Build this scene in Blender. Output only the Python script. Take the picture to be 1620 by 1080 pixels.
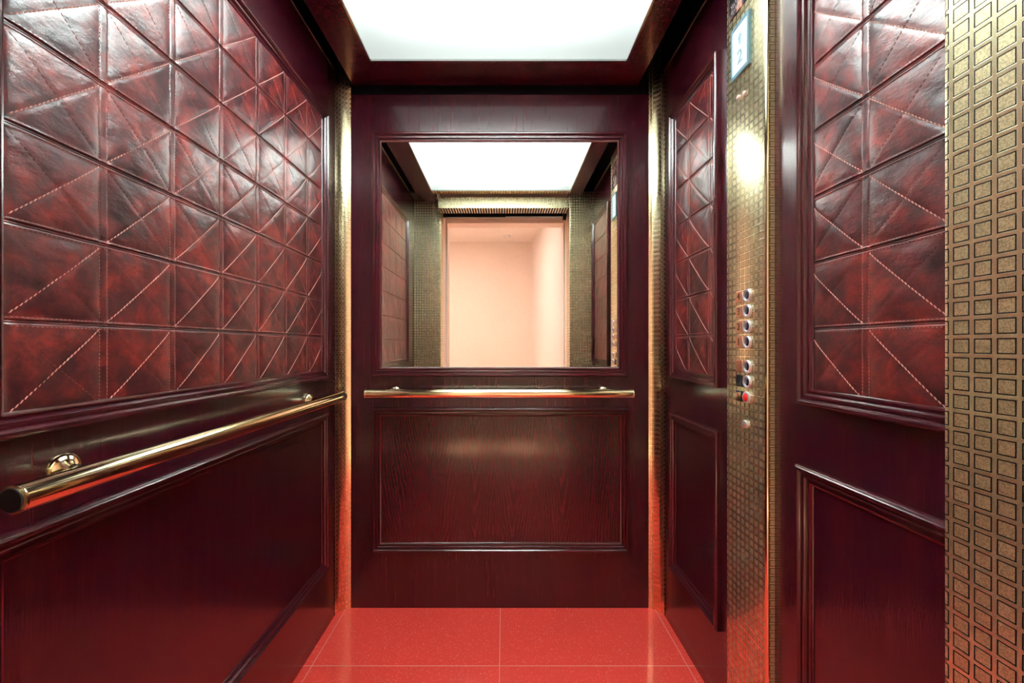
import bpy, bmesh, math, random
import numpy as np
from mathutils import Vector, Matrix

for o in list(bpy.data.objects):
    bpy.data.objects.remove(o, do_unlink=True)
S = bpy.context.scene
COL = S.collection
random.seed(4)
rng = np.random.default_rng(4)

# ------------------------------------------------------------------ camera
F = 650.0                     # focal length in pixels of the 1620 px frame
CH = 1.08                     # camera height
cam_d = bpy.data.cameras.new('camera')
cam = bpy.data.objects.new('camera', cam_d)
COL.objects.link(cam)
cam.location = (0, 0, CH)
cam.rotation_euler = (math.pi / 2, 0, 0)
cam_d.sensor_width = 36
cam_d.lens = 36 * F / 1620
cam_d.shift_x = 13 / 1620
cam_d.shift_y = 6 / 1620
cam_d.clip_start = 0.02
S.camera = cam

# ------------------------------------------------------------------ world, exposure
w = bpy.data.worlds.new('world')
S.world = w
w.use_nodes = True
w.node_tree.nodes['Background'].inputs[0].default_value = (0.55, 0.6, 1.0, 1)
w.node_tree.nodes['Background'].inputs[1].default_value = 0.02
S.view_settings.view_transform = 'Standard'
S.view_settings.look = 'None'
S.view_settings.gamma = 1
S.view_settings.exposure = 0.22
S.view_settings.use_curve_mapping = False

PANEL_EMIT = 0.20             # ceiling diffuser's own glow
TUBE_W = 19                   # lamps inside the ceiling fixture
HALL_W = 31                   # lamps of the landing hall

def area_light(name, loc, sx, sy, power, color, rot=(0, 0, 0)):
    d = bpy.data.lights.new(name, 'AREA')
    d.shape = 'RECTANGLE'
    d.size = sx
    d.size_y = sy
    d.energy = power
    d.color = color
    o = bpy.data.objects.new(name, d)
    COL.objects.link(o)
    o.location = loc
    o.rotation_euler = rot
    return o

# key planes of the cabin
XL, XR = -0.676, 0.643        # side walls
YB = 1.69                     # back wall
ZT = CH + 1.10                # top of side walls
ZC = CH + 1.07                # underside of the ceiling
LX0, LX1, LY0, LY1 = -0.505, 0.466, 0.53, 1.547   # light opening

area_light('hall_lamp', (-0.85, -0.78, 2.44), 1.2, 0.6, HALL_W, (1.0, 0.90, 0.82))

# two added spots on the landing floor, for warm glows on the lower back panel
for sx_ in (-0.42, 0.20):
    sd_ = bpy.data.lights.new('added_glow_spot', 'SPOT')
    sd_.energy = 5200
    sd_.spot_size = math.radians(11)
    sd_.spot_blend = 0.5
    sd_.shadow_soft_size = 0.03
    sd_.color = (1.0, 0.72, 0.52)
    so_ = bpy.data.objects.new('added_glow_spot', sd_)
    COL.objects.link(so_)
    so_.location = (sx_, -0.95, 2.44)

# ------------------------------------------------------------------ materials
def nt(name):
    m = bpy.data.materials.new(name)
    m.use_nodes = True
    t = m.node_tree
    return m, t, t.nodes['Principled BSDF']

def N(t, typ, **kw):
    n = t.nodes.new(typ)
    for k, v in kw.items():
        setattr(n, k, v)
    return n

def L(t, a, b):
    t.links.new(a, b)

def ramp(t, fac, stops, interp='LINEAR'):
    r = N(t, 'ShaderNodeValToRGB')
    r.color_ramp.interpolation = interp
    el = r.color_ramp.elements
    while len(el) < len(stops):
        el.new(0.5)
    for e, (p, c) in zip(el, stops):
        e.position = p
        e.color = c if len(c) == 4 else (*c, 1)
    L(t, fac, r.inputs[0])
    return r.outputs[0]

def math_(t, op, a, b=None, c=None, clamp=False):
    n = N(t, 'ShaderNodeMath', operation=op, use_clamp=clamp)
    for i, v in enumerate((a, b, c)):
        if v is None:
            continue
        if isinstance(v, (int, float)):
            n.inputs[i].default_value = v
        else:
            L(t, v, n.inputs[i])
    return n.outputs[0]

def mix_col(t, fac, a, b, mode='MIX'):
    n = N(t, 'ShaderNodeMix', data_type='RGBA', blend_type=mode)
    for s, v in ((n.inputs['Factor'], fac), (n.inputs['A'], a), (n.inputs['B'], b)):
        if isinstance(v, (int, float)):
            s.default_value = v
        elif isinstance(v, tuple):
            s.default_value = v if len(v) == 4 else (*v, 1)
        else:
            L(t, v, s)
    return n.outputs['Result']

def noise(t, vec, scale, detail=4, rough=0.5, dist=0.0):
    n = N(t, 'ShaderNodeTexNoise')
    n.inputs['Scale'].default_value = scale
    n.inputs['Detail'].default_value = detail
    n.inputs['Roughness'].default_value = rough
    n.inputs['Distortion'].default_value = dist
    L(t, vec, n.inputs['Vector'])
    return n.outputs['Fac']

def mapping(t, vec, scale=(1, 1, 1), loc=(0, 0, 0), rot=(0, 0, 0)):
    n = N(t, 'ShaderNodeMapping')
    n.inputs['Scale'].default_value = scale
    n.inputs['Location'].default_value = loc
    n.inputs['Rotation'].default_value = rot
    L(t, vec, n.inputs['Vector'])
    return n.outputs[0]

def wpos(t):
    return N(t, 'ShaderNodeNewGeometry').outputs['Position']

def bump(t, h, strength, dist):
    b = N(t, 'ShaderNodeBump')
    b.inputs['Strength'].default_value = strength
    b.inputs['Distance'].default_value = dist
    L(t, h, b.inputs['Height'])
    return b.outputs[0]

def plain(name, col, rough=0.5, metal=0.0, spec=0.5, emit=None, es=0):
    m, t, p = nt(name)
    g = noise(t, wpos(t), 35, 3)
    c = mix_col(t, g, tuple(x * 0.93 for x in col), tuple(min(1, x * 1.05) for x in col))
    L(t, c, p.inputs['Base Color'])
    p.inputs['Roughness'].default_value = rough
    p.inputs['Metallic'].default_value = metal
    p.inputs['Specular IOR Level'].default_value = spec
    if emit:
        p.inputs['Emission Color'].default_value = (*emit, 1)
        p.inputs['Emission Strength'].default_value = es
    return m

def wood(name, grain='vertical', cathedral=False, tone=1.0, soft=1.0):
    """red mahogany lacquer, oak-like pores"""
    m, t, p = nt(name)
    P = wpos(t)
    sc = {'vertical': (1, 1, 0.035), 'x': (0.035, 1, 1), 'y': (1, 0.035, 1)}[grain]
    v = mapping(t, P, sc)
    broad = noise(t, v, 55, 5, 0.7, 0.2)
    fine = noise(t, v, 300, 4, 0.6)
    v2 = mapping(t, P, {'vertical': (1, 1, 0.02), 'x': (0.02, 1, 1), 'y': (1, 0.02, 1)}[grain])
    pores = ramp(t, noise(t, v2, 900, 2, 0.5), [(0.40, (1, 1, 1)), (0.50, (0, 0, 0))])
    g = math_(t, 'ADD', math_(t, 'MULTIPLY', broad, 0.5), math_(t, 'MULTIPLY', fine, 0.5))
    if cathedral:
        sep = N(t, 'ShaderNodeSeparateXYZ')
        wob = noise(t, mapping(t, P, (1, 1, 0.25)), 9, 3)
        L(t, P, sep.inputs[0])
        tot = None
        xx = math_(t, 'ADD', sep.outputs[0], math_(t, 'MULTIPLY', math_(t, 'SUBTRACT', wob, 0.5), 0.07))
        for cx in (-0.115, 0.035, 0.235, -0.30):
            dx = math_(t, 'MULTIPLY', math_(t, 'SUBTRACT', xx, cx), 1.0)
            dz = math_(t, 'MULTIPLY', math_(t, 'SUBTRACT', sep.outputs[2], 0.95), 0.11 if cx < 0.2 else 0.09)
            r = math_(t, 'SUBTRACT', math_(t, 'SQRT', math_(t, 'ADD', math_(t, 'MULTIPLY', dx, dx), 0.00006)), dz)
            tot = r if tot is None else math_(t, 'SMOOTH_MIN', tot, r, 0.01)
        ring = math_(t, 'FRACT', math_(t, 'MULTIPLY', tot, 95))
        ring = ramp(t, ring, [(0.0, (0.15, 0.15, 0.15)), (0.35, (0.75, 0.75, 0.75)), (0.75, (0.6, 0.6, 0.6)), (1.0, (0.1, 0.1, 0.1))])
        g = math_(t, 'ADD', math_(t, 'MULTIPLY', g, 0.42), math_(t, 'MULTIPLY', ring, 0.56))
    if soft < 1:
        g = math_(t, 'ADD', 0.5 * (1 - soft) + .04, math_(t, 'MULTIPLY', g, soft))
    k = tone
    c = ramp(t, g, [(0.38, (0.013 * k, 0.0013 * k, 0.0056 * k)), (0.50, (0.032 * k, 0.0021 * k, 0.0066 * k)),
                    (0.64, (0.068 * k, 0.0048 * k, 0.0080 * k))])
    c = mix_col(t, math_(t, 'MULTIPLY', pores, 0.65 * soft), c, (0.010 * k, 0.001 * k, 0.004 * k))
    L(t, c, p.inputs['Base Color'])
    p.inputs['Roughness'].default_value = 0.27
    p.inputs['Specular IOR Level'].default_value = 0.32
    p.inputs['Coat Weight'].default_value = 0.75
    p.inputs['Coat Roughness'].default_value = 0.11
    h = math_(t, 'SUBTRACT', math_(t, 'MULTIPLY', fine, 0.4), math_(t, 'MULTIPLY', pores, 0.8))
    L(t, bump(t, h, 0.20 * soft, 0.0006), p.inputs['Normal'])
    L(t, bump(t, h, 0.09 * soft, 0.0005), p.inputs['Coat Normal'])
    return m

M = {}
M['wood'] = wood('mahogany')
M['wood_flame'] = wood('mahogany_flame', cathedral=True)
M['wood_x'] = wood('mahogany_rail_x', 'x')
M['wood_y'] = wood('mahogany_rail_y', 'y')
M['wood_m'] = wood('mahogany_moulding', 'vertical', soft=.4)
M['wood_mx'] = wood('mahogany_moulding_x', 'x', soft=.4)
M['wood_my'] = wood('mahogany_moulding_y', 'y', soft=.4)
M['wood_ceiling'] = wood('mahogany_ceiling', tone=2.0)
M['black'] = plain('black_recess', (0.006, 0.006, 0.012), 0.45)
M['black_metal'] = plain('black_enamel', (0.010, 0.010, 0.016), 0.3)
M['rubber'] = plain('black_cap', (0.006, 0.005, 0.008), 0.4)

def leather():
    m, t, p = nt('oxblood_leather')
    P = wpos(t)
    a = noise(t, P, 9, 6, 0.62, 0.15)
    b = noise(t, P, 34, 6, 0.66, 0.5)
    vn = noise(t, P, 46, 4, 0.6, 0.2)
    crack = ramp(t, math_(t, 'ABSOLUTE', math_(t, 'SUBTRACT', vn, 0.5)), [(0.0, (1, 1, 1)), (0.022, (0, 0, 0))])
    g = math_(t, 'ADD', math_(t, 'MULTIPLY', a, 0.5), math_(t, 'MULTIPLY', b, 0.5))
    c = ramp(t, g, [(0.36, (0.012, 0.0017, 0.0038)), (0.47, (0.048, 0.0042, 0.0064)), (0.56, (0.125, 0.0098, 0.0088)), (0.67, (0.28, 0.024, 0.014))])
    cm = math_(t, 'MULTIPLY', crack, ramp(t, a, [(0.48, (0, 0, 0)), (0.62, (1, 1, 1))]))
    c = mix_col(t, math_(t, 'MULTIPLY', cm, 0.5), c, (0.22, 0.03, 0.018))
    L(t, c, p.inputs['Base Color'])
    rr = math_(t, 'ADD', 0.26, math_(t, 'MULTIPLY', b, 0.13, clamp=True))
    L(t, rr, p.inputs['Roughness'])
    p.inputs['Specular IOR Level'].default_value = 0.95
    wr = noise(t, mapping(t, P, (1, 1, 1.8), rot=(0.5, 0, 0)), 42, 6, 0.62, 0.2)
    gr = noise(t, P, 420, 3, 0.6)
    h = math_(t, 'ADD', math_(t, 'MULTIPLY', wr, 1.0), math_(t, 'MULTIPLY', gr, 0.10))
    L(t, bump(t, h, 0.35, 0.0030), p.inputs['Normal'])
    return m
M['leather'] = leather()
M['thread_light'] = plain('pale_thread', (0.62, 0.33, 0.29), 0.55)
M['thread_mid'] = plain('rose_thread', (0.42, 0.16, 0.14), 0.55)
M['thread_dark'] = plain('brown_thread', (0.24, 0.085, 0.075), 0.5)

def brass(name, col=(0.84, 0.72, 0.46), rough=0.13):
    m, t, p = nt(name)
    g = noise(t, wpos(t), 14, 4)
    L(t, mix_col(t, g, tuple(x * 0.95 for x in col), tuple(min(1, x * 1.04) for x in col)), p.inputs['Base Color'])
    p.inputs['Metallic'].default_value = 1
    p.inputs['Roughness'].default_value = rough
    return m
M['brass'] = brass('polished_brass', rough=0.10)
M['brass_trim'] = brass('brass_bead', (0.55, 0.50, 0.42), 0.2)

def brass_pattern(name, axis, faint=1.0, rg=0.27, rc=0.12, metal=0.86, lc=(0.012, 0.008, 0.008)):
    """polished brass sheet etched with a grid of framed squares"""
    m, t, p = nt(name)
    P = wpos(t)
    sep = N(t, 'ShaderNodeSeparateXYZ')
    L(t, P, sep.inputs[0])
    pitch = 0.0191
    def cell(s, off=0.0):
        f = math_(t, 'FRACT', math_(t, 'ADD', math_(t, 'DIVIDE', s, pitch), 40 + off))
        return math_(t, 'ABSOLUTE', math_(t, 'SUBTRACT', f, 0.5))
    if axis == 'y':
        u = cell(sep.outputs[1], 0.39)
    elif axis == 'x':
        u = cell(sep.outputs[0], 0.20)
    else:
        u = cell(math_(t, 'ADD', sep.outputs[0], sep.outputs[1]), 0.1)
    v = cell(sep.outputs[2])
    d = math_(t, 'MAXIMUM', u, v)
    line = ramp(t, d, [(0.0, (0, 0, 0)), (0.330, (0, 0, 0)), (0.338, (1, 1, 1)), (0.398, (1, 1, 1)), (0.406, (0, 0, 0))], 'LINEAR')
    core = ramp(t, d, [(0.0, (1, 1, 1)), (0.335, (1, 1, 1)), (0.345, (0, 0, 0))])
    grid = ramp(t, d, [(0.40, (0, 0, 0)), (0.41, (1, 1, 1))])
    speck = noise(t, P, 620, 2, 0.5)
    sp = ramp(t, speck, [(0.42, (0.42, 0.42, 0.42)), (0.56, (1, 1, 1))])
    base = mix_col(t, core, (0.90, 0.81, 0.52), mix_col(t, sp, (0.40, 0.34, 0.18), (0.82, 0.74, 0.46)))
    base = mix_col(t, line, base, lc)
    if faint < 1:
        base = mix_col(t, faint, (0.84, 0.72, 0.46), base)
    L(t, base, p.inputs['Base Color'])
    p.inputs['Metallic'].default_value = metal
    r = math_(t, 'ADD', rg, math_(t, 'MULTIPLY', core, rc))
    r = math_(t, 'ADD', r, math_(t, 'MULTIPLY', line, 0.25))
    L(t, r, p.inputs['Roughness'])
    h = math_(t, 'ADD', math_(t, 'MULTIPLY', grid, 1.0), math_(t, 'MULTIPLY', math_(t, 'MULTIPLY', core, speck), 0.5))
    L(t, bump(t, h, 0.25, 0.0004), p.inputs['Normal'])
    return m
M['pat_y'] = brass_pattern('etched_brass_side', 'y')
M['pat_x'] = brass_pattern('etched_brass_front', 'x')
M['pat_c'] = brass_pattern('etched_brass_corner', 'c', 0.30, 0.13, 0.08, 1.0)
M['pat_cop'] = brass_pattern('etched_brass_strip', 'y', 0.8, 0.19, 0.12, 0.86, (0.06, 0.045, 0.035))
M['pat_ret'] = brass_pattern('etched_brass_return', 'c', 1.0, 0.3, 0.1, 0.7)

def tile():
    m, t, p = nt('red_stone_tile')
    P = wpos(t)
    sep = N(t, 'ShaderNodeSeparateXYZ')
    L(t, P, sep.inputs[0])
    def seam(s, period, off, half):
        f = math_(t, 'FRACT', math_(t, 'ADD', math_(t, 'DIVIDE', math_(t, 'SUBTRACT', s, off), period), 10.5))
        return math_(t, 'LESS_THAN', math_(t, 'ABSOLUTE', math_(t, 'SUBTRACT', f, 0.5)), half / period)
    s = math_(t, 'MAXIMUM', seam(sep.outputs[0], 0.633, -0.014, 0.0011), seam(sep.outputs[1], 0.633, 1.385, 0.0014))
    vor = N(t, 'ShaderNodeTexVoronoi')
    vor.inputs['Scale'].default_value = 210
    vor.inputs['Randomness'].default_value = 1
    L(t, P, vor.inputs['Vector'])
    pick = ramp(t, vor.outputs['Color'], [(0.60, (0, 0, 0)), (0.64, (1, 1, 1))])
    chips = math_(t, 'MULTIPLY', math_(t, 'LESS_THAN', vor.outputs['Distance'], 0.25), pick)
    vor2 = N(t, 'ShaderNodeTexVoronoi')
    vor2.inputs['Scale'].default_value = 34
    L(t, P, vor2.inputs['Vector'])
    big = math_(t, 'MULTIPLY', math_(t, 'LESS_THAN', vor2.outputs['Distance'], 0.07), ramp(t, vor2.outputs['Color'], [(0.6, (0, 0, 0)), (0.62, (1, 1, 1))]))
    g = noise(t, P, 190, 5, 0.8)
    c = mix_col(t, g, (0.70, 0.050, 0.040), (0.86, 0.080, 0.060))
    c = mix_col(t, math_(t, 'MULTIPLY', math_(t, 'MAXIMUM', chips, big), 0.6), c, (0.85, 0.45, 0.40))
    c = mix_col(t, math_(t, 'MULTIPLY', s, 0.9), c, (0.82, 0.38, 0.32))
    L(t, c, p.inputs['Base Color'])
    p.inputs['Roughness'].default_value = 0.12
    L(t, bump(t, math_(t, 'SUBTRACT', 1, s), 0.3, 0.0005), p.inputs['Normal'])
    return m
M['tile'] = tile()

def diffuser():
    m, t, p = nt('frosted_diffuser')
    out = t.nodes['Material Output']
    g = noise(t, wpos(t), 5, 3)
    tr = N(t, 'ShaderNodeBsdfTranslucent')
    L(t, mix_col(t, g, (0.88, 0.93, 0.92), (0.93, 0.96, 0.955)), tr.inputs[0])
    em = N(t, 'ShaderNodeEmission')
    em.inputs[0].default_value = (0.90, 1.0, 0.97, 1)
    em.inputs[1].default_value = PANEL_EMIT
    gl = N(t, 'ShaderNodeBsdfGlossy')
    gl.inputs[1].default_value = 0.25
    a = N(t, 'ShaderNodeAddShader')
    mx = N(t, 'ShaderNodeMixShader')
    mx.inputs[0].default_value = 0.04
    L(t, tr.outputs[0], mx.inputs[1])
    L(t, gl.outputs[0], mx.inputs[2])
    L(t, mx.outputs[0], a.inputs[0])
    L(t, em.outputs[0], a.inputs[1])
    L(t, a.outputs[0], out.inputs[0])
    return m
M['diffuser'] = diffuser()
M['housing'] = plain('grey_housing', (0.30, 0.32, 0.31), 0.6)
M['steel'] = brass('brushed_steel', (0.62, 0.64, 0.62), 0.22)
M['chrome'] = plain('satin_chrome', (0.80, 0.82, 0.90), 0.28, metal=0.55)
M['dark_glass'] = plain('dark_lens', (0.05, 0.06, 0.10), 0.12, metal=0.5)
M['copper'] = brass('copper_plate', (0.90, 0.55, 0.38), 0.28)
M['ink'] = plain('engraved_ink', (0.03, 0.015, 0.012), 0.5)
M['mirror'] = brass('silver_mirror', (0.93, 0.93, 0.90), 0.0)
M['peach'] = plain('peach_paint', (0.85, 0.73, 0.65), 0.65, spec=0.2)
M['peach_light'] = plain('pale_peach_paint', (0.88, 0.80, 0.76), 0.65, spec=0.2)
M['hall_floor'] = plain('beige_landing_stone', (0.66, 0.42, 0.30), 0.35)
M['bezel'] = plain('steel_blue_bezel', (0.16, 0.30, 0.38), 0.3, metal=0.4)
M['screen'] = plain('pale_screen', (0.4, 0.5, 0.55), 0.4, emit=(0.70, 0.92, 1.0), es=0.50, spec=0.15)
M['screen_ink'] = plain('grey_segments', (0.12, 0.22, 0.24), 0.4, emit=(0.40, 0.62, 0.66), es=0.34)
M['red_lamp'] = plain('red_lens', (0.75, 0.03, 0.03), 0.2)
M['pink_lamp'] = plain('pink_lens', (0.9, 0.72, 0.68), 0.15)
M['white'] = plain('white_plastic', (0.8, 0.78, 0.76), 0.4)

def photo_mat():
    m, t, p = nt('dark_photo_print')
    P = wpos(t)
    a = noise(t, mapping(t, P, (1, 1, 0.45), rot=(0.5, 0, 0)), 45, 3, 0.5, 1.0)
    c = ramp(t, a, [(0.40, (0.012, 0.010, 0.016)), (0.52, (0.05, 0.03, 0.035)), (0.60, (0.45, 0.20, 0.14)), (0.70, (0.70, 0.42, 0.32))])
    L(t, c, p.inputs['Base Color'])
    p.inputs['Roughness'].default_value = 0.25
    return m
M['photo'] = photo_mat()

# ------------------------------------------------------------------ mesh helpers
def link_mesh(name, verts, faces, mats, parent=None, fmat=None, smooth=None):
    off = Vector(parent.matrix_world.translation) if parent is not None else Vector((0, 0, 0))
    if parent is not None:
        o2 = parent
        off = Vector((0, 0, 0))
        while o2 is not None:
            off += o2.location
            o2 = o2.parent
    vs = [Vector(v) for v in verts]
    if parent is None:
        # origin at the bottom centre
        mn = Vector((min(v[i] for v in vs) for i in range(3)))
        mx_ = Vector((max(v[i] for v in vs) for i in range(3)))
        org = Vector(((mn.x + mx_.x) / 2, (mn.y + mx_.y) / 2, mn.z))
    else:
        org = off
    me = bpy.data.meshes.new(name)
    me.from_pydata([tuple(v - org) for v in vs], [], faces)
    if not isinstance(mats, (list, tuple)):
        mats = [mats]
    for m in mats:
        me.materials.append(m)
    if fmat is not None:
        me.polygons.foreach_set('material_index', fmat)
    bm = bmesh.new()
    bm.from_mesh(me)
    bmesh.ops.recalc_face_normals(bm, faces=bm.faces)
    if smooth is not None:
        for f in bm.faces:
            f.smooth = True
        for e in bm.edges:
            if len(e.link_faces) == 2 and e.calc_face_angle(0) > math.radians(smooth):
                e.smooth = False
    bm.to_mesh(me)
    bm.free()
    o = bpy.data.objects.new(name, me)
    COL.objects.link(o)
    if parent is not None:
        o.parent = parent
    else:
        o.location = org
    return o

def box_vf(a, b, base=0):
    x0, y0, z0 = a
    x1, y1, z1 = b
    v = [(x0, y0, z0), (x1, y0, z0), (x1, y1, z0), (x0, y1, z0), (x0, y0, z1), (x1, y0, z1), (x1, y1, z1), (x0, y1, z1)]
    f = [(0, 3, 2, 1), (4, 5, 6, 7), (0, 1, 5, 4), (1, 2, 6, 5), (2, 3, 7, 6), (3, 0, 4, 7)]
    return v, [tuple(i + base for i in q) for q in f]

def boxes(name, lst, mat, parent=None, bevel=0.0):
    V, Fc = [], []
    for a, b in lst:
        v, f = box_vf(a, b, len(V))
        V += v
        Fc += f
    o = link_mesh(name, V, Fc, mat, parent)
    if bevel:
        md = o.modifiers.new('bevel', 'BEVEL')
        md.width = bevel
        md.segments = 2
    return o

def empty(name, loc, label, cat, group=None):
    o = bpy.data.objects.new(name, None)
    o.empty_display_size = 0.05
    COL.objects.link(o)
    o.location = loc
    o['label'] = label
    o['category'] = cat
    if group:
        o['group'] = group
    return o

def tag(o, label, cat, group=None):
    o['label'] = label
    o['category'] = cat
    if group:
        o['group'] = group
    return o

def struct(o):
    o['kind'] = 'structure'
    return o

# wall frames: (u, z, n) -> world; u runs along the wall, n out of it into the cabin
def fl(u, z, n): return (XL + .0003 + n, u, z)
def fr(u, z, n): return (XR - .0003 - n, u, z)
def fb(u, z, n): return (u, YB - .0003 - n, z)
YP = 0.44
def fcop(u, z, n): return (0.623 - n, u, z)

PROFILE = [(0, 0), (0, .011), (.0015, .0150), (.005, .0180), (.0095, .0180), (.0130, .0145), (.0140, .0110), (.0165, .0112),
           (.0190, .0128), (.0225, .0122), (.0245, .0090), (.0255, .0065), (.0285, .0068), (.0310, .0080), (.0345, .0066), (.0370, .0030), (.0380, 0)]

def moulding(name, fm, u0, u1, z0, z1, parent, mat_v, mat_h, prof=PROFILE, scale=1.0):
    V, Fc, fm_i = [], [], []
    for (ins, h) in prof:
        i_, h_ = ins * scale, h * scale
        V += [fm(u0 + i_, z0 + i_, h_), fm(u1 - i_, z0 + i_, h_), fm(u1 - i_, z1 - i_, h_), fm(u0 + i_, z1 - i_, h_)]
    n = len(prof)
    for k in range(n):
        k2 = (k + 1) % n
        for j in range(4):
            j2 = (j + 1) % 4
            Fc.append((k * 4 + j, k * 4 + j2, k2 * 4 + j2, k2 * 4 + j))
            fm_i.append(1 if j in (0, 2) else 0)
    return link_mesh(name, V, Fc, [mat_v, mat_h], parent, fm_i, smooth=38)

def lathe(name, profile, centre, axis, mat, parent=None, seg=40, smooth=40):
    """profile: (radius, height along axis)"""
    ax = Vector(axis).normalized()
    t1 = ax.orthogonal().normalized()
    t2 = ax.cross(t1)
    V, Fc = [], []
    C = Vector(centre)
    for (r, h) in profile:
        for k in range(seg):
            a = 2 * math.pi * k / seg
            V.append(tuple(C + ax * h + (t1 * math.cos(a) + t2 * math.sin(a)) * r))
    n = len(profile)
    for i in range(n - 1):
        for k in range(seg):
            k2 = (k + 1) % seg
            Fc.append((i * seg + k, i * seg + k2, (i + 1) * seg + k2, (i + 1) * seg + k))
    Fc.append(tuple(range(seg))[::-1])
    Fc.append(tuple((n - 1) * seg + k for k in range(seg)))
    return link_mesh(name, V, Fc, mat, parent, smooth=smooth)

def text_mesh(name, s, size, fm, uc, zc, n, mat, parent, depth=0.0006):
    """numeral centred at (uc, zc) on a wall that faces -X"""
    c = bpy.data.curves.new(name, 'FONT')
    c.body = s
    c.size = size
    c.align_x = 'CENTER'
    c.align_y = 'CENTER'
    c.extrude = depth
    o = bpy.data.objects.new(name, c)
    COL.objects.link(o)
    dg = bpy.context.evaluated_depsgraph_get()
    me = bpy.data.meshes.new_from_object(o.evaluated_get(dg))
    V = [fm(uc - v.co.x, zc + v.co.y, n + v.co.z) for v in me.vertices]
    Fc = [tuple(p.vertices) for p in me.polygons]
    bpy.data.objects.remove(o, do_unlink=True)
    return link_mesh(name, V, Fc, mat, parent)

# ------------------------------------------------------------------ cabin shell
ZTOP = 2.44
Y0 = 0.30     # cabin side of the door header
struct(boxes('floor', [((XL - .04, -0.10, -.03), (XR + .04, YB + .05, 0))], M['tile']))
struct(boxes('wall_left', [((XL - .03, .18, 0), (XL, YB + 0.0, ZT - .004))], M['wood']))
struct(boxes('wall_right', [((XR, Y0, 0), (XR + .03, YB + 0.0, ZT - .004))], M['wood']))
struct(boxes('wall_back', [((-0.629, YB, 0), (0.601, YB + .03, CH + 1.03))], M['wood']))
# dark shaft lining above and behind the wall tops, seen through the shadow gap
struct(boxes('wall_shaft', [((XL - .06, Y0, ZT - .15), (XL - .032, YB + .1, ZTOP)), ((XR + .032, Y0, ZT - .15), (XR + .06, YB + .1, ZTOP)),
                            ((XL - .06, YB + .06, CH + .9), (XR + .06, YB + .09, ZTOP)), ((XL - .06, Y0, ZTOP), (XR + .06, YB + .1, ZTOP + .03)),
                            ((XL - .06, Y0 - .03, ZC + .08), (XR + .06, Y0, ZTOP + .03))], M['black']))
CX0, CX1 = -0.62, 0.553
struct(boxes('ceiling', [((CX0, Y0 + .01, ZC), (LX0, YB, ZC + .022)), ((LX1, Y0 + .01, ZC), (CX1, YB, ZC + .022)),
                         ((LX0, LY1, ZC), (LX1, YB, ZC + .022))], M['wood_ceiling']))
struct(boxes('trim_3', [((LX0, YP + .03, ZC), (LX1, LY0 - .002, ZC + .022))], M['pat_x']))
# beads along the wall tops
def bead(name, xa, xb):
    return struct(boxes(name, [((xa, Y0, ZT - .005), (xb, 1.64, ZT + .004))], M['brass_trim'], bevel=.0015))
bead('trim_1', XL - .03, XL + .003)
bead('trim_2', XR - .003, XR + .03)

# ------------------------------------------------------------------ ceiling light
cl = empty('ceiling_light', ((LX0 + LX1) / 2, (LY0 + LY1) / 2, ZC), 'large square frosted glass ceiling light glowing white over the cabin', 'ceiling light')
boxes('diffuser', [((LX0 + .004, LY0 + .004, ZC + .004), (LX1 - .004, LY1 - .004, ZC + .008))], M['diffuser'], cl)
V, Fc = [], []
def ring_frame(name, x0, x1, y0, y1, z0, z1, wdt, mat, parent):
    return boxes(name, [((x0, y0, z0), (x1, y0 + wdt, z1)), ((x0, y1 - wdt, z0), (x1, y1, z1)),
                        ((x0, y0 + wdt, z0), (x0 + wdt, y1 - wdt, z1)), ((x1 - wdt, y0 + wdt, z0), (x1, y1 - wdt, z1))], mat, parent)
ring_frame('light_frame', LX0 - .001, LX1 + .001, LY0 - .001, LY1 + .001, ZC - .003, ZC + .010, .0065, M['steel'], cl)
ring_frame('housing', LX0, LX1, LY0, LY1, ZC + .011, ZC + .12, .003, M['housing'], cl)
boxes('housing_cover', [((LX0, LY0, ZC + .121), (LX1, LY1, ZC + .125))], M['housing'], cl)
for i, yy in enumerate((0.80, 1.00, 1.18)):
    area_light('fixture_lamp', (-.02, yy, ZC + .058), 0.72, 0.05, TUBE_W, (0.98, 1.0, 0.99))

# ------------------------------------------------------------------ brass corner coves
def cove(pts, label, m):
    V, Fc = [], []
    n = len(pts)
    back = [(p[0] + (-.004 if pts[0][0] < 0 else .004), p[1] + .004) for p in pts]
    loop = pts + back[::-1]
    k = len(loop)
    for z in (0.0, ZTOP - .01):
        V += [(x, y, z) for x, y in loop]
    for i in range(k):
        j = (i + 1) % k
        Fc.append((i, j, k + j, k + i))
    Fc.append(tuple(range(k)))
    Fc.append(tuple(range(k, 2 * k)))
    o = link_mesh('corner_column', V, Fc, m, smooth=28)
    return tag(o, label, 'brass column', 'brass corner columns')
PL = [(-.6745, 1.640), (-.670, 1.655), (-.663, 1.667), (-.653, 1.6775), (-.641, 1.6845), (-.6285, 1.689)]
cove(PL, 'etched brass column in the corner between the long handrail wall and the back wall', M['pat_c'])
cove([(-(x + .6745) + .6415 if True else 0, y) for x, y in [(p[0], p[1]) for p in PL]],
     'etched brass column in the corner between the button wall and the back wall', M['pat_c'])

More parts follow.
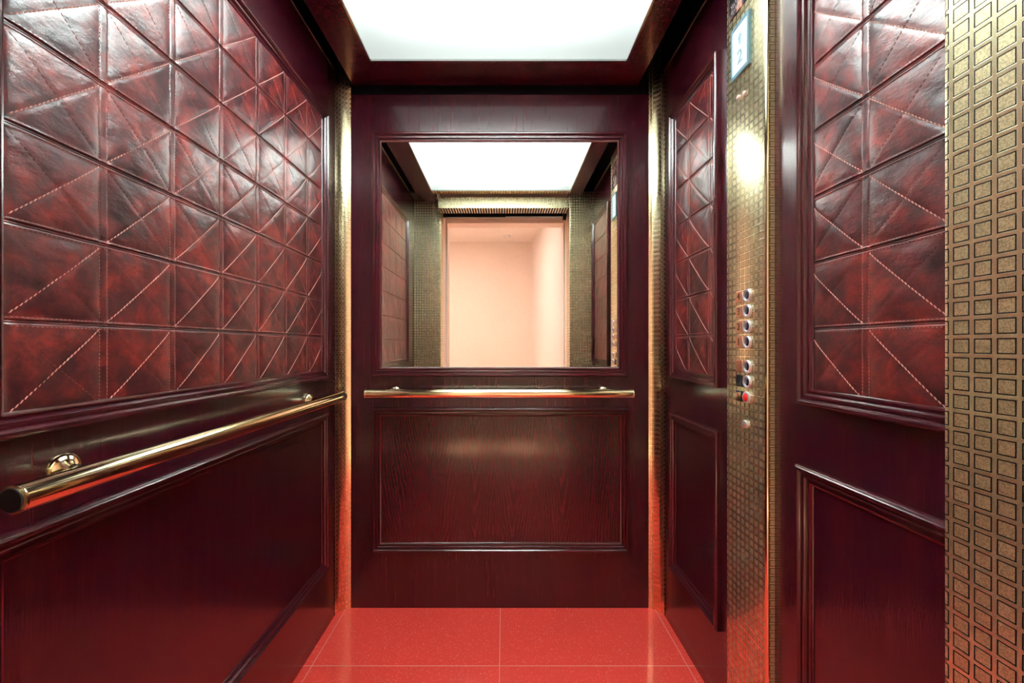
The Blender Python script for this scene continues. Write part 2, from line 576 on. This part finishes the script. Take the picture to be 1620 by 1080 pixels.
# ------------------------------------------------------------------ leather panels
SEAM_Z = [0.9775 + .1352 * k for k in range(8)]
def leather_panel(fm, u0, u1, seams_u, label, cat_group):
    """(u0,u1) is the inner opening; seams_u are vertical seam positions beyond and between"""
    z0, z1 = 0.9815, 1.925
    root = empty('upholstered_panel', fm((u0 + u1) / 2, z0 - .027, 0), label, 'leather panel', cat_group)
    res = 0.0036
    def axis(a, b, seams, coarse, half, fine):
        pts = list(np.linspace(a, b, int((b - a) / coarse) + 1))
        for s_ in seams:
            pts = [p for p in pts if abs(p - s_) > half]
            pts += [s_ + k * fine for k in range(-int(half / fine), int(half / fine) + 1)]
        pts = sorted(p for p in pts if a <= p <= b)
        out = [a]
        for p in pts:
            if p - out[-1] > 1e-4 and b - p > 1e-4:
                out.append(p)
        return np.array(out + [b])
    U = axis(u0, u1, seams_u, .0036, .0105, .0012)
    Z = axis(z0, z1, SEAM_Z, .0036, .0066, .0006)
    nu, nz = len(U), len(Z)
    su = np.array(seams_u)
    sz = np.array(SEAM_Z)
    def height(u, z):
        u = np.asarray(u, float)
        z = np.asarray(z, float)
        # inner seams only
        dv = np.min(np.abs(u[..., None] - su[(su > u0) & (su < u1)][None]), axis=-1)
        iz = sz[(sz > z0 + .01) & (sz < z1 - .01)]
        dh = np.min(np.abs(z[..., None] - iz[None]), axis=-1)
        iu = np.clip(np.searchsorted(su, u) - 1, 0, len(su) - 2)
        jz = np.clip(np.searchsorted(sz, z) - 1, 0, len(sz) - 2)
        a = (u - su[iu]) / (su[iu + 1] - su[iu])
        b = (z - sz[jz]) / (sz[jz + 1] - sz[jz])
        cell = su[iu + 1] - su[iu]
        d1 = np.abs(a - b) * cell * .7071
        d2 = np.abs(a + b - 1) * cell * .7071
        h = 0.0025 + 0.0032 * (1 - np.exp(-np.minimum(np.maximum(dv - .007, 0), dh) / .014))
        h -= 0.0009 * np.exp(-(d1 / .0040) ** 2) + 0.0006 * np.exp(-(d2 / .0030) ** 2)
        h += 0.0010 * np.exp(-(np.maximum(dv - .0045, 0) / .002) ** 2)
        h += -0.0026 * np.exp(-(dh / .0024) ** 2) + 0.0026 * np.exp(-(dh / .0010) ** 2)
        h += 0.0011 * np.exp(-((dh - .0042) / .0016) ** 2)
        # dip towards the frame
        de = np.minimum(np.minimum(u - u0, u1 - u), np.minimum(z - z0, z1 - z))
        h = h * (1 - np.exp(-np.maximum(de, 0) / .006)) 
        return h
    UU, ZZ = np.meshgrid(U, Z)
    lump = sum(np.sin(UU * a + ph) * np.sin(ZZ * b + ph2) * am for a, b, ph, ph2, am in
               ((31, 37, 1, 2, .0006), (67, 53, 3, .5, .0005), (97, 141, 0, 1.3, .00025)))
    H = height(UU, ZZ) + .0008 + lump * .8
    H = np.maximum(H, .0004)
    verts = [fm(a, b, c) for a, b, c in zip(UU.ravel(), ZZ.ravel(), H.ravel())]
    idx = np.arange(nu * nz).reshape(nz, nu)
    q = np.stack([idx[:-1, :-1], idx[:-1, 1:], idx[1:, 1:], idx[1:, :-1]], -1).reshape(-1, 4)
    link_mesh('leather', verts, [tuple(int(k) for k in r) for r in q], M['leather'], root, smooth=80)
    # stitches
    SV, SF, SM = [], [], []
    def stitch_line(a, b, pitch, ln, rad, mi, skew=0.0):
        a = np.array(a); b = np.array(b)
        d = b - a
        Ltot = np.linalg.norm(d)
        d /= Ltot
        pn = np.array([-d[1], d[0]])
        n = max(1, int(Ltot / pitch))
        for k in range(n):
            c = a + d * (k + .5) * Ltot / n
            if not (u0 + .004 < c[0] < u1 - .004 and z0 + .004 < c[1] < z1 - .004):
                continue
            dd = d + pn * skew
            dd /= np.linalg.norm(dd)
            p_ = np.array([-dd[1], dd[0]])
            e0, e1 = c - dd * ln / 2, c + dd * ln / 2
            hs = height(np.array([e0[0], c[0], e1[0]]), np.array([e0[1], c[1], e1[1]])) + .0008
            base = len(SV)
            SV.append(fm(e0[0], e0[1], hs[0]))
            for f_ in (-.25, .25):
                cc = c + dd * ln * f_
                hh = max(hs[1], .0008) + rad * .35
                SV.append(fm(cc[0] + p_[0] * rad, cc[1] + p_[1] * rad, hh))
                SV.append(fm(cc[0], cc[1], hh + rad))
                SV.append(fm(cc[0] - p_[0] * rad, cc[1] - p_[1] * rad, hh))
                SV.append(fm(cc[0], cc[1], hh - rad))
            SV.append(fm(e1[0], e1[1], hs[2]))
            for k4 in range(4):
                k5 = (k4 + 1) % 4
                SF.append((base, base + 1 + k4, base + 1 + k5))
                SF.append((base + 1 + k4, base + 5 + k4, base + 5 + k5, base + 1 + k5))
                SF.append((base + 9, base + 5 + k5, base + 5 + k4))
                SM.extend((mi, mi, mi))
    for s in seams_u:
        if u0 < s < u1:
            for o_ in (-.0068, .0068):
                stitch_line((s + o_, z0), (s + o_, z1), .0062, .0046, .00062, 1)
    for s in SEAM_Z:
        if z0 + .01 < s < z1 - .01:
            for o_ in (-.0062, .0062):
                stitch_line((u0, s + o_), (u1, s + o_), .0062, .0046, .00062, 1)
    for i in range(len(seams_u) - 1):
        for j in range(len(SEAM_Z) - 1):
            a0, a1, b0, b1 = seams_u[i], seams_u[i + 1], SEAM_Z[j], SEAM_Z[j + 1]
            e = .006
            stitch_line((a0 + e, b0 + e), (a1 - e, b1 - e), .0074, .0076, .00095, 0, .18)
            stitch_line((a0 + e, b1 - e), (a1 - e, b0 + e), .0070, .0054, .00065, 2)
    link_mesh('stitching', SV, SF, [M['thread_light'], M['thread_mid'], M['thread_dark']], root, SM)
    moulding('moulding', fm, u0 - .036, u1 + .036, z0 - .028, z1 + .028, root, M['wood_m'], M['wood_my'], scale=1.0)
    return root
PU = .1437
leather_panel(fl, .551, 1.520, [1.408 + .1437 - PU * k for k in range(8)][::-1],
              'wide quilted oxblood leather panel above the long handrail', 'quilted leather panels')
leather_panel(fr, 1.250, 1.530, [1.4216 + .1437, 1.4216, 1.4216 - .1437, 1.4216 - .2874][::-1],
              'narrow quilted leather panel between the brass button strip and back corner', 'quilted leather panels')
leather_panel(fr, .49, .850, [.7256 + .1437, .7256, .7256 - PU, .7256 - 2 * PU][::-1],
              'quilted leather panel nearest the cabin door, right of the brass button strip', 'quilted leather panels')

# ------------------------------------------------------------------ lower wood panels
def lower_panel(fm, u0, u1, label, mat, mh):
    z0, z1 = .234, .825
    root = empty('wood_panel', fm((u0 + u1) / 2, z0, 0), label, 'wood panel', 'framed mahogany panels under the rail')
    i = .034
    a, b = fm(u0 + i, z0 + i, 0), fm(u1 - i, z1 - i, .002)
    boxes('panel_field', [(tuple(min(p, q) for p, q in zip(a, b)), tuple(max(p, q) for p, q in zip(a, b)))], mat, root)
    moulding('moulding', fm, u0, u1, z0, z1, root, M['wood_m'], mh)
    return root
lower_panel(fl, .515, 1.556, 'long framed mahogany panel below the long handrail', M['wood'], M['wood_my'])
lower_panel(fr, 1.214, 1.566, 'narrow framed mahogany panel between the button strip and back corner', M['wood'], M['wood_my'])
lower_panel(fr, .46, .886, 'framed mahogany panel nearest the cabin door, right of the button strip', M['wood'], M['wood_my'])
lower_panel(fb, -.538, .512, 'framed mahogany panel with flame grain below the wall mirror', M['wood_flame'], M['wood_mx'])

# ------------------------------------------------------------------ mirror
mr = empty('wall_mirror', (-.013, YB, .951), 'large mirror in a moulded mahogany frame on the back wall', 'mirror')
moulding('mirror_frame', fb, -.541, .505, .951, 1.952, mr, M['wood_m'], M['wood_mx'], scale=1.08)
boxes('mirror_glass', [((-.502, YB - .0035, .990), (.466, YB - .0005, 1.913))], M['mirror'], mr)

# ------------------------------------------------------------------ handrails
def capsule_profile(r, l):
    return [(r * .82, 0), (r * .95, .001), (r, .003), (r, l - .003), (r * .95, l - .001), (r * .82, l)]
def rail(a, b, fm, bu, label, zr=.889):
    A, B = Vector(a), Vector(b)
    root = empty('handrail', (A + B) / 2 - Vector((0, 0, .018)), label, 'handrail', 'brass handrails')
    d = (B - A).normalized()
    Lh = (B - A).length
    R = .0178
    lathe('bar', [(R, .002), (R, Lh - .002)], A, d, M['brass'], root, 64)
    for P_, s in ((A, 1), (B, -1)):
        lathe('end_cap', [(R * .86, -.0005), (R * .9, 0.0), (R * 1.012, .0008), (R * 1.02, .0035), (R * 1.0, .0042)], P_, d * s, M['brass'], root, 64)
        lathe('end_plug', [(R * .80, -.0022), (R * .86, -.0012), (R * .86, .0008)], P_, d * s, M['rubber'], root, 48)
    nrm = Vector(fm(0, 0, 1)) - Vector(fm(0, 0, 0))
    for u in bu:
        br = lathe('bracket', [(.026, 0), (.026, .003), (.0245, .007), (.020, .0115), (.0135, .0145), (.0095, .0165), (.0088, .020),
                               (.0085, .046), (.0100, .050), (.0100, .054)], fm(u, zr, 0), nrm, M['brass'], root, 48)
    return root
rail((XL + .070, .506, .889), (XL + .070, 1.545, .889), fl, (.629, 1.417), 'long brass handrail under the wide leather panel')
rail((-.546, YB - .070, .889), (.511, YB - .070, .889), fb, (-.445, .410), 'brass handrail on the back wall below the mirror')

# ------------------------------------------------------------------ operating panel
cop = empty('operating_panel', (.633, 1.06, 0), 'tall etched brass strip with floor buttons on the right wall', 'lift control panel')
y0, y1 = .974, 1.147
pts = [(.6425, y1), (.6235, y1), (.6230, y1 - .001), (.6230, y0 + .008), (.6234, y0 + .0050), (.6246, y0 + .0025), (.6270, y0 + .0008), (.6300, y0), (.6425, y0)]
V = [(x, y, z) for z in (0.0, ZT - .006) for x, y in pts]
k = len(pts)
Fc = [(i, (i + 1) % k, k + (i + 1) % k, k + i) for i in range(k)] + [tuple(range(k)), tuple(range(k, 2 * k))]
# the near edge facets stay plain brass, face and return are etched
mi = []
for i in range(k):
    mi.append({2: 0, 3: 1, 4: 1, 5: 1, 6: 1, 7: 2}.get(i, 0))
mi += [0, 0]
link_mesh('faceplate', V, Fc, [M['pat_cop'], M['brass'], M['pat_ret']], cop, mi, smooth=30)
NX = Vector((-1, 0, 0))
yb_, yp_ = 1.0455, 1.0830
def call_button(z, num, plate_mat, ring=True):
    b = lathe('call_button', [(.0150, 0), (.0165, .001), (.0165, .005), (.0150, .0068), (.0128, .0068), (.0112, .0056), (.0108, .0028)],
              fcop(yb_, z, 0), NX, M['chrome'], cop, 40)
    lathe('button_face', [(.0100, .0028), (.0100, .0040), (.0090, .0046)], fcop(yb_, z, 0), NX, M['dark_glass'], b, 36)
    p_ = boxes('number_plate', [((.623 - .0042, yp_ - .0150, z - .0155), (.623, yp_ + .0150, z + .0155))], plate_mat, cop, bevel=.0025)
    if num:
        text_mesh('numeral', num, .026, fcop, yp_, z, .0044, M['ink'], p_)
    return b
zs = [1.207, 1.168, 1.128, 1.088]
for z, n_ in zip(zs, '4321'):
    call_button(z, n_, M['copper'])
call_button(1.026, '', M['copper'])
call_button(.987, '', M['black_metal'], False)
# key switch plates and lock
kb = boxes('key_switch', [((.623 - .0045, yp_ - .0150, .947 - .0145), (.623, yp_ + .0150, .947 + .0145))], M['black_metal'], cop, bevel=.003)
lathe('keyhole', [(.0095, 0), (.0095, .0030), (.008, .0038)], fcop(yp_, .947, .0045), NX, M['copper'], kb, 30)
rb = lathe('alarm_button', [(.0140, 0), (.0150, .001), (.0150, .005), (.0135, .0062), (.011, .0062)], fcop(yb_ + .004, .947, 0), NX, M['chrome'], cop, 36)
lathe('red_lens', [(.0108, .002), (.0106, .0064), (.0085, .0080), (.004, .0090)], fcop(yb_ + .004, .947, 0), NX, M['red_lamp'], rb, 30)
lk = lathe('lock', [(.0100, 0), (.0105, .001), (.0105, .0042), (.0090, .0055), (.0060, .0055)], fcop(1.057, .877, 0), NX, M['chrome'], cop, 36)
boxes('lock_slot', [((.623 - .0062, 1.0550, .868), (.623 - .0050, 1.0580, .878))], M['red_lamp'], lk)
for yy, zz in ((1.090, 1.737), (1.063, 1.731)):
    q = lathe('indicator_lamp', [(.0068, 0), (.0068, .0016), (.0056, .0036), (.003, .0046)], fcop(yy, zz, 0), NX, M['pink_lamp'], cop, 28)
# floor display
dx0, dx1, dz0, dz1 = 1.033, 1.113, 1.789, 1.926
dsp = boxes('floor_display', [((.623 - .008, dx0, dz0), (.623, dx1, dz0 + .010)), ((.623 - .008, dx0, dz1 - .008), (.623, dx1, dz1)),
                              ((.623 - .008, dx0, dz0 + .010), (.623, dx0 + .007, dz1 - .008)), ((.623 - .008, dx1 - .004, dz0 + .010), (.623, dx1, dz1 - .008))], M['bezel'], cop)
boxes('screen', [((.623 - .0060, dx0 + .007, dz0 + .010), (.623 - .001, dx1 - .004, dz1 - .008))], M['screen'], dsp)
yc = 1.074
text_mesh('floor_number', '2', .050, fcop, yc, 1.834, .0066, M['screen_ink'], dsp)
def arrow(pts_uz, n0, n1):
    V = [fcop(u, z, n) for n in (n0, n1) for u, z in pts_uz]
    k = len(pts_uz)
    return V, [(i, (i + 1) % k, k + (i + 1) % k, k + i) for i in range(k)] + [tuple(range(k)), tuple(range(k, 2 * k))]
V, Fc = arrow([(yc - .004, 1.868), (yc - .004, 1.884), (yc - .010, 1.884), (yc, 1.899), (yc + .010, 1.884), (yc + .004, 1.884), (yc + .004, 1.868)], .0058, .0068)
link_mesh('arrow', V, Fc, M['screen_ink'], dsp)

# framed picture card above the display
pc = boxes('picture_card', [((.623 - .003, 1.015, 1.966), (.6228, 1.130, 2.105))], M['photo'])
tag(pc, 'dark printed picture card stuck high on the brass button strip', 'picture card')
V, Fc = [], []
for row, zz in enumerate((1.980, 1.997)):
    prev = None
    for k_ in range(34):
        u = 1.120 - k_ * .0020
        z = zz + .006 * math.sin(k_ * 1.9 + row) + .002 * math.sin(k_ * .7)
        if prev and not (row == 1 and k_ > 24):
            b_ = len(V)
            pu, pz = prev
            V += [fcop(pu, pz - .0009, .0034), fcop(u, z - .0009, .0034), fcop(u, z + .0009, .0034), fcop(pu, pz + .0009, .0034)]
            Fc.append((b_, b_ + 1, b_ + 2, b_ + 3))
        prev = (u, z)
link_mesh('handwritten_line', V, Fc, M['white'], pc)

# ------------------------------------------------------------------ door end: pillars, header, landing
def pillar(sx, label):
    xo = XL if sx < 0 else XR
    xi = .47 * sx
    a, b = sorted((xo, xi))
    ya, yb = (Y0, YP) if sx > 0 else (.18, .30)
    o = boxes('door_pillar', [((a, ya, 0), (b, yb, ZT - .006))], [M['pat_y'], M['pat_x']])
    me = o.data
    for p_ in me.polygons:
        p_.material_index = 1 if abs(p_.normal.y) > .5 else 0
    md = o.modifiers.new('bevel', 'BEVEL')
    md.width = .004
    md.segments = 3
    tag(o, label, 'brass pillar', 'etched brass pillars beside the doorway')
pillar(1, 'broad etched brass pillar in the right foreground beside the doorway')
pillar(-1, 'etched brass pillar opposite the button side, left in the mirror')
hd = boxes('door_header', [((-.4695, .32, CH + .98), (.4695, YP - .004, ZC - .012))], M['pat_x'])
tag(hd, 'etched brass header over the doorway, seen in the mirror', 'door header')
tr = empty('door_track', (0, .10, CH + 1.004), 'black sliding door track above the opening, seen in the mirror', 'door track')
boxes('track_rail', [((-.50, .08, CH + 1.020), (.50, .12, CH + 1.056))], M['black_metal'], tr)
boxes('hanger_cover', [((-.475, .122, CH + 1.004), (.015, .150, CH + 1.070))], M['black_metal'], tr, bevel=.003)
boxes('roller_box', [((.465, .122, CH + .985), (.490, .150, CH + 1.056))], M['black_metal'], tr)

# landing door surround (stepped peach frame) and hall
struct(boxes('door_1', [((-.80, -.34, 0), (-.490, -.20, 2.45)), ((-.80, -.20, 0), (-.505, -.06, 2.45)), ((-.80, -.06, 0), (-.52, .175, 2.45)),
                        ((.520, -.34, 0), (.80, -.20, 2.45)), ((.530, -.20, 0), (.80, -.06, 2.45)), ((.54, -.06, 0), (.80, .20, 2.45)),
                        ((-.490, -.34, CH + 1.062), (.520, -.20, 2.45)), ((-.505, -.20, CH + 1.12), (.53, .0, 2.45))], M['peach']))
struct(boxes('wall_slot_left', [((-.80, .15, 0), (-.71, Y0 - .002, 2.45))], M['peach']))
struct(boxes('wall_slot_right', [((.50, .20, 0), (.80, Y0 - .002, 2.45))], M['peach']))
HZ = CH + 1.42
struct(boxes('ceiling_hall', [((-2.2, -2.30, HZ), (.9, -.34, HZ + .03))], M['peach_light']))
struct(boxes('floor_hall', [((-2.2, -2.30, -.03), (.9, -.10, -.001))], M['hall_floor']))
struct(boxes('wall_hall_far', [((-2.2, -2.32, 0), (.42, -2.28, HZ))], M['peach']))
struct(boxes('wall_hall_left', [((-2.22, -2.30, 0), (-2.18, -.30, HZ))], M['peach']))
struct(boxes('wall_hall_front', [((-2.2, -.34, 0), (-.80, -.30, HZ)), ((-.80, -.34, 2.45), (.9, -.30, HZ))], M['peach']))
V = [(.39, -2.28, 0), (.52, -.345, 0), (.56, -.345, 0), (.43, -2.28, 0)]
V = V + [(x, y, HZ) for x, y, z in V]
link = link_mesh('wall_hall_right', V, [(0, 1, 2, 3), (4, 5, 6, 7), (0, 1, 5, 4), (1, 2, 6, 5), (2, 3, 7, 6), (3, 0, 4, 7)], M['peach_light'])
struct(link)
sd = lathe('smoke_detector', [(.045, 0), (.045, .012), (.038, .026), (.022, .034)], (.045, -1.95, HZ), (0, 0, -1), M['white'])
tag(sd, 'small round white smoke detector on the hall ceiling, seen in the mirror', 'smoke detector')
